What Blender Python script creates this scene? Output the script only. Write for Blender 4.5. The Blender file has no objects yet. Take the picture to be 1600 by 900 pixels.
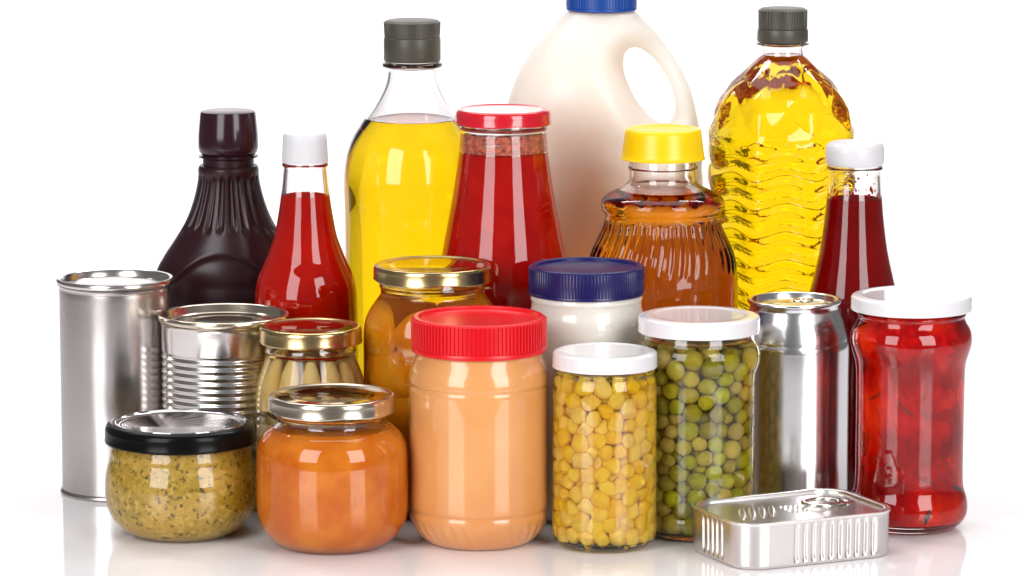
import bpy, bmesh, math, random
import numpy as np

SC = bpy.context.scene
COL = SC.collection
PI = math.pi

# ------------------------------------------------------------------ camera
F = 6500.0            # focal length in photo pixels (1600 wide)
TH = 0.155            # pitch down
DC, HC = 262.0, 58.1  # camera distance in front of the origin, and height (cm)
cam = bpy.data.objects.new('camera', bpy.data.cameras.new('camera'))
COL.objects.link(cam)
cam.location = (0, -DC * .01, HC * .01)
cam.rotation_euler = (PI / 2 - TH, 0, 0)
cam.data.sensor_width = 36
cam.data.lens = 36 * F / 1600
cam.data.clip_start = .05
cam.data.clip_end = 60
SC.camera = cam

# ------------------------------------------------------------------ world + lamps
SC.view_settings.view_transform = 'Standard'
SC.view_settings.look = 'None'
SC.view_settings.exposure = 0
SC.view_settings.gamma = 1
w = bpy.data.worlds.new('World')
SC.world = w
w.use_nodes = True
w.node_tree.nodes['Background'].inputs[0].default_value = (1, .97, .975, 1)
w.node_tree.nodes['Background'].inputs[1].default_value = .16


def area(name, loc, target, sx, sy, power, col=(1, 1, 1)):
    l = bpy.data.lights.new(name, 'AREA')
    l.shape = 'RECTANGLE'; l.size = sx; l.size_y = sy; l.energy = power; l.color = col
    o = bpy.data.objects.new(name, l)
    COL.objects.link(o)
    import mathutils
    o.location = loc
    d = mathutils.Vector(target) - mathutils.Vector(loc)
    o.rotation_euler = d.to_track_quat('-Z', 'Y').to_euler()
    return o


area('softbox', (-.86, -1.08, .66), (-.05, .1, .12), .72, 1.1, 17)
area('softbox', (.86, -1.08, .66), (.05, .1, .12), .66, 1.1, 17)
area('top_softbox', (0, .35, 1.75), (0, .25, 0), 1.5, 1.1, 13)
area('backdrop_lamp', (-.9, 1.0, 1.9), (-.5, 2.25, .75), 1.0, .5, 25)
area('backdrop_lamp', (.9, 1.0, 1.9), (.5, 2.25, .75), 1.0, .5, 25)

cy = SC.cycles
cy.use_denoising = True
cy.max_bounces = 22
cy.transmission_bounces = 20
cy.glossy_bounces = 8
cy.diffuse_bounces = 4
cy.volume_bounces = 1
cy.transparent_max_bounces = 40
cy.sample_clamp_indirect = 8
cy.blur_glossy = .6
cy.use_adaptive_sampling = True
cy.adaptive_threshold = .015

# ------------------------------------------------------------------ materials


def srgb(r, g, b):
    f = lambda c: (c / 255 / 12.92) if c / 255 <= .04045 else ((c / 255 + .055) / 1.055) ** 2.4
    return (f(r), f(g), f(b), 1)


def newmat(name):
    m = bpy.data.materials.new(name)
    m.use_nodes = True
    nt = m.node_tree
    return m, nt, nt.nodes['Principled BSDF']


def pm(name, col, rough=.4, metal=0, spec=.5, coat=0, sss=0, sssr=.004, bump=0, bscale=40, aniso=0,
       col2=None, cscale=30, rough2=None):
    m, nt, p = newmat(name)
    p.inputs['Base Color'].default_value = col
    p.inputs['Roughness'].default_value = rough
    p.inputs['Metallic'].default_value = metal
    p.inputs['Specular IOR Level'].default_value = spec
    p.inputs['Coat Weight'].default_value = coat
    p.inputs['Coat Roughness'].default_value = .04
    if sss:
        p.inputs['Subsurface Weight'].default_value = sss
        p.inputs['Subsurface Radius'].default_value = (1, .6, .35)
        p.inputs['Subsurface Scale'].default_value = sssr
    if aniso:
        p.inputs['Anisotropic'].default_value = aniso
    tc = nt.nodes.new('ShaderNodeTexCoord')
    if bump:
        n = nt.nodes.new('ShaderNodeTexNoise'); n.inputs['Scale'].default_value = bscale
        n.inputs['Detail'].default_value = 4
        b = nt.nodes.new('ShaderNodeBump'); b.inputs['Strength'].default_value = 1
        b.inputs['Distance'].default_value = bump
        nt.links.new(tc.outputs['Object'], n.inputs['Vector'])
        nt.links.new(n.outputs['Fac'], b.inputs['Height'])
        nt.links.new(b.outputs['Normal'], p.inputs['Normal'])
    if col2 or rough2 is not None:
        n = nt.nodes.new('ShaderNodeTexNoise'); n.inputs['Scale'].default_value = cscale
        n.inputs['Detail'].default_value = 5
        nt.links.new(tc.outputs['Object'], n.inputs['Vector'])
        mr = nt.nodes.new('ShaderNodeMapRange')
        mr.inputs['From Min'].default_value = .35; mr.inputs['From Max'].default_value = .65
        nt.links.new(n.outputs['Fac'], mr.inputs['Value'])
        if col2:
            mx = nt.nodes.new('ShaderNodeMix'); mx.data_type = 'RGBA'
            mx.inputs[6].default_value = col; mx.inputs[7].default_value = col2
            nt.links.new(mr.outputs['Result'], mx.inputs[0])
            nt.links.new(mx.outputs[2], p.inputs['Base Color'])
        if rough2 is not None:
            m2 = nt.nodes.new('ShaderNodeMapRange')
            m2.inputs['To Min'].default_value = rough; m2.inputs['To Max'].default_value = rough2
            nt.links.new(mr.outputs['Result'], m2.inputs['Value'])
            nt.links.new(m2.outputs['Result'], p.inputs['Roughness'])
    return m


def glass(name, col=(1, 1, 1, 1), ior=1.5, rough=0, absorb=None, dens=0):
    m = bpy.data.materials.new(name)
    m.use_nodes = True
    nt = m.node_tree
    nt.nodes.clear()
    out = nt.nodes.new('ShaderNodeOutputMaterial')
    g = nt.nodes.new('ShaderNodeBsdfGlass')
    g.inputs['Color'].default_value = col
    g.inputs['IOR'].default_value = ior
    g.inputs['Roughness'].default_value = rough
    nt.links.new(g.outputs[0], out.inputs['Surface'])
    if absorb:
        v = nt.nodes.new('ShaderNodeVolumeAbsorption')
        v.inputs['Color'].default_value = (*absorb, 1)
        v.inputs['Density'].default_value = dens
        nt.links.new(v.outputs[0], out.inputs['Volume'])
    return m


M = {}
M['glass'] = glass('clear_glass')
M['plastic_clear'] = glass('clear_plastic', ior=1.45)
LIQ = {  # refractive index, absorption tint, density per metre
    'oil': (1.47, (.985, .905, .0), 64),
    'oil2': (1.47, (.985, .92, .0), 64),
    'honey': (1.42, (.965, .725, .0), 54),
    'brine_green': (1.34, (.9, .88, .2), 6),
    'brine_yellow': (1.34, (1., .95, .5), 3),
    'brine_pale': (1.34, (.99, .93, .3), 5),
    'brine_red': (1.36, (.99, .05, .05), 50),
    'syrup_orange': (1.36, (1., .88, .05), 7),
}


def liquid(name):
    n_l, col, dens = LIQ[name]
    m = bpy.data.materials.new(name)
    m.use_nodes = True
    nt = m.node_tree
    nt.nodes.clear()
    out = nt.nodes.new('ShaderNodeOutputMaterial')
    tr = nt.nodes.new('ShaderNodeBsdfTransparent')
    nt.links.new(tr.outputs[0], out.inputs['Surface'])
    v = nt.nodes.new('ShaderNodeVolumeAbsorption')
    v.inputs['Color'].default_value = (*col, 1)
    v.inputs['Density'].default_value = dens
    nt.links.new(v.outputs[0], out.inputs['Volume'])
    M[name] = m
    M[name + '_top'] = glass(name + '_surface', ior=n_l)


for k_ in LIQ: liquid(k_)

M['steel'] = pm('brushed_tin', (.55, .515, .51, 1), .22, 1, bump=.00005, bscale=30, rough2=.3, cscale=14)
M['steel2'] = pm('bright_tin', (.72, .69, .67, 1), .2, 1, bump=.00005, bscale=60)
M['alu'] = pm('aluminium', (.86, .86, .88, 1), .2, 1, bump=.00012, bscale=22)
M['alu_tin'] = pm('satin_aluminium', (.72, .69, .675, 1), .3, 1, bump=.00005, bscale=120)
M['gold'] = pm('gold_lacquer', (.60, .45, .22, 1), .22, 1, bump=.00004, bscale=50)
M['gold_dark'] = pm('gold_lacquer_gloss', (.62, .50, .30, 1), .07, 1)
M['gold_pale'] = pm('pale_gold_lacquer', (.68, .60, .48, 1), .2, 1)
M['black'] = pm('black_lacquer', (.004, .004, .004, 1), .2, 0, spec=.14)
M['chrome'] = pm('polished_steel', (.42, .40, .40, 1), .1, 1)
M['white_lid'] = pm('white_lacquer', (.74, .725, .75, 1), .22, 0, coat=.7)
M['white_cap'] = pm('white_plastic', (.68, .665, .69, 1), .35, 0, sss=.2)
M['red_lid'] = pm('red_lacquer', srgb(205, 20, 40), .18, 0, coat=.8)
M['red_cap'] = pm('red_plastic', srgb(216, 8, 24), .3, 0, sss=0)
M['navy_cap'] = pm('navy_plastic', srgb(22, 18, 84), .28)
M['blue_cap'] = pm('blue_plastic', srgb(16, 72, 158), .35)
M['yellow_cap'] = pm('yellow_plastic', srgb(250, 205, 0), .3, sss=.1)
M['dark_cap'] = pm('charcoal_plastic', srgb(72, 69, 60), .38)
M['plum'] = pm('dark_plum_plastic', srgb(42, 17, 24), .3, spec=.35)
M['plum_cap'] = pm('dark_plum_gloss_plastic', srgb(46, 20, 30), .16, spec=.42)
M['hdpe'] = pm('milky_plastic', srgb(242, 228, 217), .38, sss=1, sssr=.05, bump=.00004, bscale=90)
M['hdpe'].node_tree.nodes['Principled BSDF'].inputs['Subsurface Radius'].default_value = (1, .88, .76)
M['pb'] = pm('peanut_butter', srgb(216, 152, 92), .24, spec=.4, coat=.8, sss=.15,
             col2=srgb(206, 138, 78), cscale=12)
M['mayo'] = pm('white_cream', srgb(232, 226, 216), .3, coat=.8, sss=.2)
M['ketchup'] = pm('ketchup', srgb(216, 30, 5), .6, spec=.0, col2=srgb(198, 18, 3), cscale=25)
M['ketchup2'] = pm('dark_ketchup', srgb(158, 6, 5), .6, spec=.0, col2=srgb(138, 3, 4), cscale=25)
M['tomato'] = pm('tomato_sauce', srgb(218, 30, 14), .6, spec=.0, col2=srgb(196, 14, 9), cscale=40)
M['froth'] = pm('tomato_froth', srgb(214, 110, 84), .5, spec=.3, col2=srgb(190, 70, 50), cscale=160)
M['jam'] = pm('orange_jam', srgb(244, 154, 46), .5, spec=0, sss=.15, sssr=.004, col2=srgb(226, 120, 24),
              cscale=45)
M['peach'] = pm('peach_flesh', srgb(255, 172, 30), .6, spec=0, sss=.25, sssr=.008, col2=srgb(255, 148, 12), cscale=30)
M['asparagus'] = pm('pale_asparagus', srgb(255, 228, 160), .5, spec=.1, sss=.15, col2=srgb(250, 208, 120), cscale=22)
M['dark_liner'] = pm('dark_liner', (.03, .02, .02, 1), .5)


def mat_speckled():
    m, nt, p = newmat('green_olive_paste')
    L = nt.links.new
    tc = nt.nodes.new('ShaderNodeTexCoord')

    def noise(scale, detail=4, rough=.6):
        n = nt.nodes.new('ShaderNodeTexNoise')
        n.inputs['Scale'].default_value = scale; n.inputs['Detail'].default_value = detail
        n.inputs['Roughness'].default_value = rough
        L(tc.outputs['Object'], n.inputs['Vector'])
        return n.outputs['Fac']

    def ramp(fac, a, b):
        r = nt.nodes.new('ShaderNodeMapRange')
        r.inputs['From Min'].default_value = a; r.inputs['From Max'].default_value = b
        L(fac, r.inputs['Value'])
        return r.outputs['Result']

    def mix(f, a, b):
        x = nt.nodes.new('ShaderNodeMix'); x.data_type = 'RGBA'
        L(f, x.inputs[0])
        for i, c in ((6, a), (7, b)):
            if isinstance(c, tuple): x.inputs[i].default_value = c
            else: L(c, x.inputs[i])
        return x.outputs[2]
    base = mix(ramp(noise(38), .36, .6), srgb(222, 180, 72), srgb(192, 158, 22))
    base = mix(ramp(noise(210, 3), .52, .64), base, srgb(230, 194, 92))
    base = mix(ramp(noise(300, 3), .56, .66), base, srgb(116, 96, 10))
    base = mix(ramp(noise(230, 2, .3), .68, .72), base, srgb(92, 74, 14))
    L(base, p.inputs['Base Color'])
    p.inputs['Roughness'].default_value = .45
    return m


M['paste'] = mat_speckled()


def mat_random(name, cols, rough=.35, sss=.15):
    """colour differs from piece to piece"""
    m, nt, p = newmat(name)
    L = nt.links.new
    oi = nt.nodes.new('ShaderNodeObjectInfo')
    r = nt.nodes.new('ShaderNodeValToRGB')
    e = r.color_ramp.elements
    while len(e) < len(cols): e.new(.5)
    for i, c in enumerate(cols):
        e[i].position = i / (len(cols) - 1); e[i].color = c
    L(oi.outputs['Random'], r.inputs[0])
    tc = nt.nodes.new('ShaderNodeTexCoord')
    n = nt.nodes.new('ShaderNodeTexNoise'); n.inputs['Scale'].default_value = 130
    L(tc.outputs['Object'], n.inputs['Vector'])
    mx = nt.nodes.new('ShaderNodeMix'); mx.data_type = 'RGBA'; mx.blend_type = 'MULTIPLY'
    mx.inputs[0].default_value = .45
    L(r.outputs[0], mx.inputs[6])
    rr = nt.nodes.new('ShaderNodeMapRange')
    rr.inputs['From Min'].default_value = .3; rr.inputs['From Max'].default_value = .6
    rr.inputs['To Min'].default_value = .82
    L(n.outputs['Fac'], rr.inputs['Value'])
    L(rr.outputs['Result'], mx.inputs[7])
    L(mx.outputs[2], p.inputs['Base Color'])
    p.inputs['Roughness'].default_value = rough
    p.inputs['Specular IOR Level'].default_value = .08
    p.inputs['Subsurface Weight'].default_value = sss
    p.inputs['Subsurface Radius'].default_value = (1, .8, .3)
    p.inputs['Subsurface Scale'].default_value = .004
    return m


M['pea'] = mat_random('pea_skin', [srgb(200, 184, 30), srgb(164, 152, 24), srgb(216, 188, 78), srgb(186, 184, 18),
                                   srgb(144, 132, 26), srgb(204, 176, 84)])
M['corn'] = mat_random('corn_kernel', [srgb(255, 206, 16), srgb(255, 216, 92), srgb(255, 198, 2), srgb(255, 214, 104),
                                       srgb(255, 214, 60), srgb(255, 202, 18)])


def mat_pepper():
    m, nt, p = newmat('pepper_skin')
    L = nt.links.new
    tc = nt.nodes.new('ShaderNodeTexCoord')
    n = nt.nodes.new('ShaderNodeTexNoise'); n.inputs['Scale'].default_value = 24
    n.inputs['Detail'].default_value = 5
    L(tc.outputs['Object'], n.inputs['Vector'])
    r = nt.nodes.new('ShaderNodeValToRGB')
    e = r.color_ramp.elements
    e[0].position = .41; e[0].color = srgb(168, 2, 3)
    e[1].position = .66; e[1].color = srgb(250, 62, 18)
    x = e.new(.5); x.color = srgb(204, 7, 8)
    L(n.outputs['Fac'], r.inputs[0])
    oi = nt.nodes.new('ShaderNodeObjectInfo')
    hs = nt.nodes.new('ShaderNodeHueSaturation')
    mr = nt.nodes.new('ShaderNodeMapRange')
    mr.inputs['To Min'].default_value = .62; mr.inputs['To Max'].default_value = 1.35
    L(oi.outputs['Random'], mr.inputs['Value'])
    L(mr.outputs['Result'], hs.inputs['Value'])
    L(r.outputs[0], hs.inputs['Color'])
    L(hs.outputs['Color'], p.inputs['Base Color'])
    p.inputs['Roughness'].default_value = .5
    p.inputs['Specular IOR Level'].default_value = 0
    p.inputs['Subsurface Weight'].default_value = .2
    p.inputs['Subsurface Radius'].default_value = (1, .2, .1)
    p.inputs['Subsurface Scale'].default_value = .005
    return m


M['pepper'] = mat_pepper()
M['table'] = pm('white_acrylic', (.88, .85, .86, 1), .06, 0, spec=.55)

# ------------------------------------------------------------------ projection helpers (cm)


def world_at(px, py, Y):
    """point on the vertical plane at depth Y (cm) seen at photo pixel (px, py)"""
    a = TH + math.atan((py - 450) / F)
    z = HC - (DC + Y) * math.tan(a)
    dep = (DC + Y) * math.cos(TH) + (HC - z) * math.sin(TH)
    return (px - 800) * dep / F, z, dep


def depth_of_ground(py):
    a = TH + math.atan((py - 450) / F)
    return HC / math.tan(a) - DC


class Thing:
    """An Empty at the base of one thing; converts photo pixels to sizes at its depth."""

    def __init__(s, name, label, cat, px, py, Y, group=None, rz=0):
        s.Y = Y
        s.X = world_at(px, py, Y)[0]
        o = bpy.data.objects.new(name, None)
        o.empty_display_size = .02
        COL.objects.link(o)
        o.location = (s.X * .01, Y * .01, 0)
        o.rotation_euler = (0, 0, rz)
        o['label'] = label; o['category'] = cat
        if group: o['group'] = group
        s.o = o

    def z(s, y): return max(0.0, world_at(800, y, s.Y)[1])

    def r(s, hw, y): return hw * world_at(800, y, s.Y)[2] / F

    def rows(s, rows):
        """[(y_px, halfwidth_px[, sharp])] from top to bottom -> [(r, z, sharp)] bottom to top"""
        out = [(s.r(t[1], t[0]), s.z(t[0]), len(t) > 2) for t in rows]
        return out[::-1]


def spline(pts, sub=5):
    """pts (r, z, sharp): Catmull-Rom between sharp points"""
    res = []
    n = len(pts)
    for i in range(n - 1):
        p1, p2 = pts[i], pts[i + 1]
        p0 = pts[i - 1] if i > 0 and not p1[2] else (2 * p1[0] - p2[0], 2 * p1[1] - p2[1])
        p3 = pts[i + 2] if i + 2 < n and not p2[2] else (2 * p2[0] - p1[0], 2 * p2[1] - p1[1])
        # non-uniform (centripetal) parameters
        d = lambda a, b: max(1e-4, math.hypot(a[0] - b[0], a[1] - b[1])) ** .5
        t0 = 0; t1 = d(p0, p1); t2 = t1 + d(p1, p2); t3 = t2 + d(p2, p3)
        for k in range(sub):
            t = t1 + (t2 - t1) * k / sub
            o = []
            for c in (0, 1):
                A1 = (t1 - t) / (t1 - t0) * p0[c] + (t - t0) / (t1 - t0) * p1[c]
                A2 = (t2 - t) / (t2 - t1) * p1[c] + (t - t1) / (t2 - t1) * p2[c]
                A3 = (t3 - t) / (t3 - t2) * p2[c] + (t - t2) / (t3 - t2) * p3[c]
                B1 = (t2 - t) / (t2 - t0) * A1 + (t - t0) / (t2 - t0) * A2
                B2 = (t3 - t) / (t3 - t1) * A2 + (t - t1) / (t3 - t1) * A3
                o.append((t2 - t) / (t2 - t1) * B1 + (t - t1) / (t2 - t1) * B2)
            res.append(tuple(o))
    res.append((pts[-1][0], pts[-1][1]))
    return res


def resample(poly, step):
    out = [poly[0]]
    for a, b in zip(poly, poly[1:]):
        L = math.hypot(b[0] - a[0], b[1] - a[1])
        k = max(1, int(math.ceil(L / step)))
        for j in range(1, k + 1):
            out.append((a[0] + (b[0] - a[0]) * j / k, a[1] + (b[1] - a[1]) * j / k))
    return out


def offset(poly, t):
    """move a bottom-to-top outer profile inwards by t"""
    out = []
    n = len(poly)
    for i in range(n):
        a = poly[max(0, i - 1)]; b = poly[min(n - 1, i + 1)]
        dx, dz = b[0] - a[0], b[1] - a[1]
        L = math.hypot(dx, dz) or 1
        out.append((max(.02, poly[i][0] - dz / L * t), poly[i][1] + dx / L * t))
    # keep z monotone
    res = [out[0]]
    for p in out[1:]:
        if p[1] > res[-1][1] + 1e-4: res.append(p)
    return res


def link_mesh(name, bm, mat, parent, angle=32):
    bmesh.ops.recalc_face_normals(bm, faces=bm.faces)
    me = bpy.data.meshes.new(name)
    for v in bm.verts: v.co *= .01
    bm.to_mesh(me); bm.free()
    for p in me.polygons: p.use_smooth = True
    me.set_sharp_from_angle(angle=math.radians(angle))
    me.materials.append(mat)
    o = bpy.data.objects.new(name, me)
    COL.objects.link(o)
    if parent is not None: o.parent = parent
    return o


def lathe_into(bm, poly, n=96, fn=None, cx=0, cy=0, midx=None):
    """revolve [(r, z)] about z; fn(theta, r, z) -> (x, y, z) may deform"""
    rings = []
    for r, z in poly:
        if r < 1e-6:
            p = fn(0, 0, z) if fn else (0, 0, z)
            rings.append([bm.verts.new((p[0] + cx, p[1] + cy, p[2]))])
        else:
            ring = []
            for k in range(n):
                th = 2 * PI * k / n
                p = fn(th, r, z) if fn else (r * math.cos(th), r * math.sin(th), z)
                ring.append(bm.verts.new((p[0] + cx, p[1] + cy, p[2])))
            rings.append(ring)
    for i, (a, b) in enumerate(zip(rings, rings[1:])):
        if len(a) == 1 and len(b) == 1: continue
        for k in range(n):
            k2 = (k + 1) % n
            if len(a) == 1: f = bm.faces.new((a[0], b[k2], b[k]))
            elif len(b) == 1: f = bm.faces.new((a[k], a[k2], b[0]))
            else: f = bm.faces.new((a[k], a[k2], b[k2], b[k]))
            if midx: f.material_index = midx[i]
    return rings


def lathe(name, poly, mat, parent, n=96, fn=None, angle=32, midx=None):
    bm = bmesh.new()
    lathe_into(bm, poly, n, fn, midx=midx)
    return link_mesh(name, bm, mat, parent, angle)


def vessel(t, poly, wall=.22, base=.5, fill=None, mat='glass', liquid=None, lname='contents', n=96, fn=None,
           step=None, punt=.18, angle=40, lap=.05, bname='glass_jar'):
    """hollow vessel from outer profile (bottom->top, starts at the contact ring) and its contents"""
    if step: poly = resample(poly, step)
    rc = poly[0][0]
    outer = [(0, punt), (rc * .55, punt * .95), (rc * .86, punt * .55), (rc * .95, .02)] + poly
    inner = [p for p in offset(poly, wall) if p[1] > base + .12]
    rb = inner[0][0]
    infl = [(0, base + .05), (rb * .6, base + .03), (rb * .9, base + .06)]
    clear = liquid in LIQ
    if clear:      # a ring of the inner wall lies exactly at the liquid level
        zf = fill
        inner = [q for q in inner if abs(q[1] - zf) > .02]
        inner = sorted(inner + [(interp(inner, zf), zf)], key=lambda q: q[1])
    head = outer + [(poly[-1][0] - wall * .5, poly[-1][1] + .05)]
    tail = inner[::-1] + infl[::-1]
    full = head + tail
    midx = [0] * len(full)
    if clear:
        for i in range(len(head), len(full) - 1):
            if full[i][1] <= zf + 1e-6: midx[i] = 1
    g = lathe(bname, full, M[mat], t.o, n, fn, angle, midx)
    c = None
    if clear:
        n_g = 1.45 if mat == 'plastic_clear' else 1.5
        n_l, vcol, dens = LIQ[liquid]
        key = 'wall_%s_%s' % (mat, liquid)
        if key not in M: M[key] = glass('wetted_' + mat, ior=n_g / n_l)
        g.data.materials.append(M[key])
        # absorbing body of liquid, just inside the wetted wall
        ci = [q for q in offset(poly, wall + .012) if base + .14 < q[1] < zf - .03]
        q = [(0, base + .08), (rb * .6, base + .06), (rb * .88, base + .09)] + ci + [(interp(inner, zf) - .02, zf - .012), (0, zf - .012)]
        c = lathe(lname, q, M[liquid], t.o, n, fn, angle)
        bm = bmesh.new()
        rt = interp(inner, zf) - .004
        lathe_into(bm, [(0, zf), (rt * .6, zf), (rt - .12, zf), (rt - .04, zf + .015), (rt, zf + .05)], n, fn)
        for f in bm.faces:
            f.normal_update()
            if f.normal.z < 0: f.normal_flip()
        me = bpy.data.meshes.new('liquid_surface')
        for v in bm.verts: v.co *= .01
        bm.to_mesh(me); bm.free()
        for pl in me.polygons: pl.use_smooth = True
        me.materials.append(M[liquid + '_top'])
        so = bpy.data.objects.new('liquid_surface', me)
        COL.objects.link(so); so.parent = c
    elif liquid:
        ci = [p for p in offset(poly, wall - lap) if p[1] > base + .12]
        zf = fill if fill is not None else ci[-1][1]
        ci = [p for p in ci if p[1] < zf - .02]
        rt = ci[-1][0]
        q = [(0, base), (rb * .6, base - .02), (rb * .9, base + .01)] + ci + [(rt, zf), (rt - .25, zf - .03), (0, zf - .03)]
        c = lathe(lname, q, M[liquid], t.o, n, fn, angle)
    return g, c, inner


def interp(poly, z):
    for a, b in zip(poly, poly[1:]):
        if a[1] <= z <= b[1]:
            f = (z - a[1]) / max(1e-6, b[1] - a[1])
            return a[0] + (b[0] - a[0]) * f
    return poly[0][0] if z < poly[0][1] else poly[-1][0]


def press_lid(t, name, mat, R, zb, zs, Rt, zt, dip=.12, curl=.04, n=128, wave=0, panel=.35, fn=None, rnd=.12):
    """screw or twist lid: skirt radius R from zb to zs, rolled over to a top ring Rt at zt, sunk panel"""
    poly = [(0, zt - dip), (Rt - panel - .25, zt - dip), (Rt - panel, zt - dip + .01), (Rt - panel + .1, zt - dip * .6),
            (Rt - panel + .17, zt - .02), (Rt - panel + .24, zt), (Rt - .04, zt - .005), (Rt + .03, zt - .03)]
    h = zt - zs
    for k in range(1, 7):
        a = k / 6 * PI / 2
        poly.append((Rt + .03 + (R - Rt - .03) * math.sin(a), zs + (h - .03) * math.cos(a) - rnd * (1 - math.cos(a))))
    poly += [(R, zb + .22), (R + curl * .7, zb + .16), (R + curl, zb + .08), (R + curl * .6, zb + .01), (R - .06, zb),
             (R - .13, zb + .06), (R - .12, zs - .2), (Rt - .2, zs - .12), (0, zt - dip - .12)]

    def wv(th, r, z):
        if wave and z < zb + .35 and r > R - .2:
            k = (zb + .35 - z) / .35
            z = z + wave * k * (.5 + .5 * math.sin(4 * th + .6)) ** 3
        return (r * math.cos(th), r * math.sin(th), z)
    return lathe(name, poly, mat, t.o, n, fn or (wv if wave else None), 50)


def ribbed(R, z0, z1, count, amp, duty=0):
    """deform: vertical ribs on the skin near radius R between z0 and z1"""
    def fn(th, r, z):
        if r > R - .07 and z0 <= z <= z1:
            r = r + amp * (1 if math.cos(count * th) > duty else -.2)
        return (r * math.cos(th), r * math.sin(th), z)
    return fn


def tube(bm, pts, rad, seg=10, closed=False, flat=1.0):
    import mathutils
    P = [mathutils.Vector(p) for p in pts]
    n = len(P)
    rings = []
    up = mathutils.Vector((0, 0, 1))
    for i, p in enumerate(P):
        a = P[(i - 1) % n] if closed or i > 0 else p
        b = P[(i + 1) % n] if closed or i < n - 1 else p
        tdir = (b - a).normalized()
        s = tdir.cross(up)
        if s.length < 1e-4: s = mathutils.Vector((1, 0, 0))
        s.normalize()
        u = s.cross(tdir).normalized()
        rr = rad[i] if isinstance(rad, (list, tuple)) else rad
        rings.append([bm.verts.new(p + s * math.cos(2 * PI * k / seg) * rr + u * math.sin(2 * PI * k / seg) * rr * flat)
                      for k in range(seg)])
    m = n if closed else n - 1
    for i in range(m):
        a, b = rings[i], rings[(i + 1) % n]
        for k in range(seg):
            bm.faces.new((a[k], a[(k + 1) % seg], b[(k + 1) % seg], b[k]))
    if not closed:
        bm.faces.new(rings[0][::-1]); bm.faces.new(rings[-1])


def blob(bm, c, rx, ry, rz, rot=0, seg=16, rings=8):
    import mathutils
    m = mathutils.Matrix.Translation(c) @ mathutils.Matrix.Rotation(rot, 4, 'Z') @ mathutils.Matrix.Diagonal((rx, ry, rz, 1))
    bmesh.ops.create_uvsphere(bm, u_segments=seg, v_segments=rings, radius=1, matrix=m)


# ------------------------------------------------------------------ the setting: white acrylic sweep
def build_sweep():
    bm = bmesh.new()
    prof = [(-45, 0), (175, 0)]
    R = 60
    for k in range(1, 25):
        a = k / 24 * PI / 2
        prof.append((175 + R * math.sin(a), R - R * math.cos(a)))
    prof.append((235, 300))
    rows = [[bm.verts.new((x, y, z)) for x in (-120, 120)] for y, z in prof]
    for a, b in zip(rows, rows[1:]): bm.faces.new((a[0], a[1], b[1], b[0]))
    o = link_mesh('tabletop_sweep', bm, M['table'], None, 60)
    o['kind'] = 'structure'
    o['label'] = 'glossy white tabletop curving up into the white backdrop'


build_sweep()


# ------------------------------------------------------------------ 1 tall plain can
def tall_can():
    Y = depth_of_ground(767)
    t = Thing('steel_can', 'tall plain steel food can with smooth dented wall, leftmost on the table', 'can', 179.5, 434, Y)
    zt = t.z(433); R = t.r(91.5, 434); Rb = t.r(87, 500)
    dents = [(-PI / 2 + .12, t.z(565), .45, 2.2, .07), (-PI / 2 + .3, t.z(520), .25, 1.3, .05), (-PI / 2 + .22, t.z(610), .3, 1.2, .07),
             (-PI / 2 - .5, t.z(700), .5, 2.0, .03)]

    def fn(th, r, z):
        if r > Rb - .2:
            for a, zz, sa, sz, amp in dents:
                d = (th - a + PI) % (2 * PI) - PI
                r -= amp * math.exp(-(d / sa) ** 2 - ((z - zz) / sz) ** 2)
        return (r * math.cos(th), r * math.sin(th), z)
    body = [(0, .35), (Rb - .55, .35), (Rb - .4, .08), (Rb - .1, 0), (Rb + .08, .02), (Rb + .14, .14), (Rb + .1, .28), (Rb, .36), (Rb, .5)]
    body += [(Rb, .5 + (zt - 1.3) * k / 30) for k in range(1, 31)]
    body += [(Rb - .02, zt - .62), (Rb + .04, zt - .48), (R - .04, zt - .4), (R - .16, zt - .5), (0, zt - .9)]
    lathe('can_body', body, M['steel'], t.o, 160, fn, 40)
    lid = [(0, zt - .55), (R - 1.15, zt - .55), (R - 1.0, zt - .48), (R - .85, zt - .5), (R - .78, zt - .62), (R - .62, zt - .66),
           (R - .42, zt - .6), (R - .34, zt - .45), (R - .3, zt - .08), (R - .2, zt), (R - .08, zt + .01), (R, zt - .08), (R, zt - .3),
           (R - .06, zt - .38), (R - .14, zt - .42), (R - .2, zt - .6), (R - .4, zt - .85), (0, zt - .85)]
    lathe('can_lid', lid, M['steel2'], t.o, 128, None, 50)


tall_can()


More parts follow.
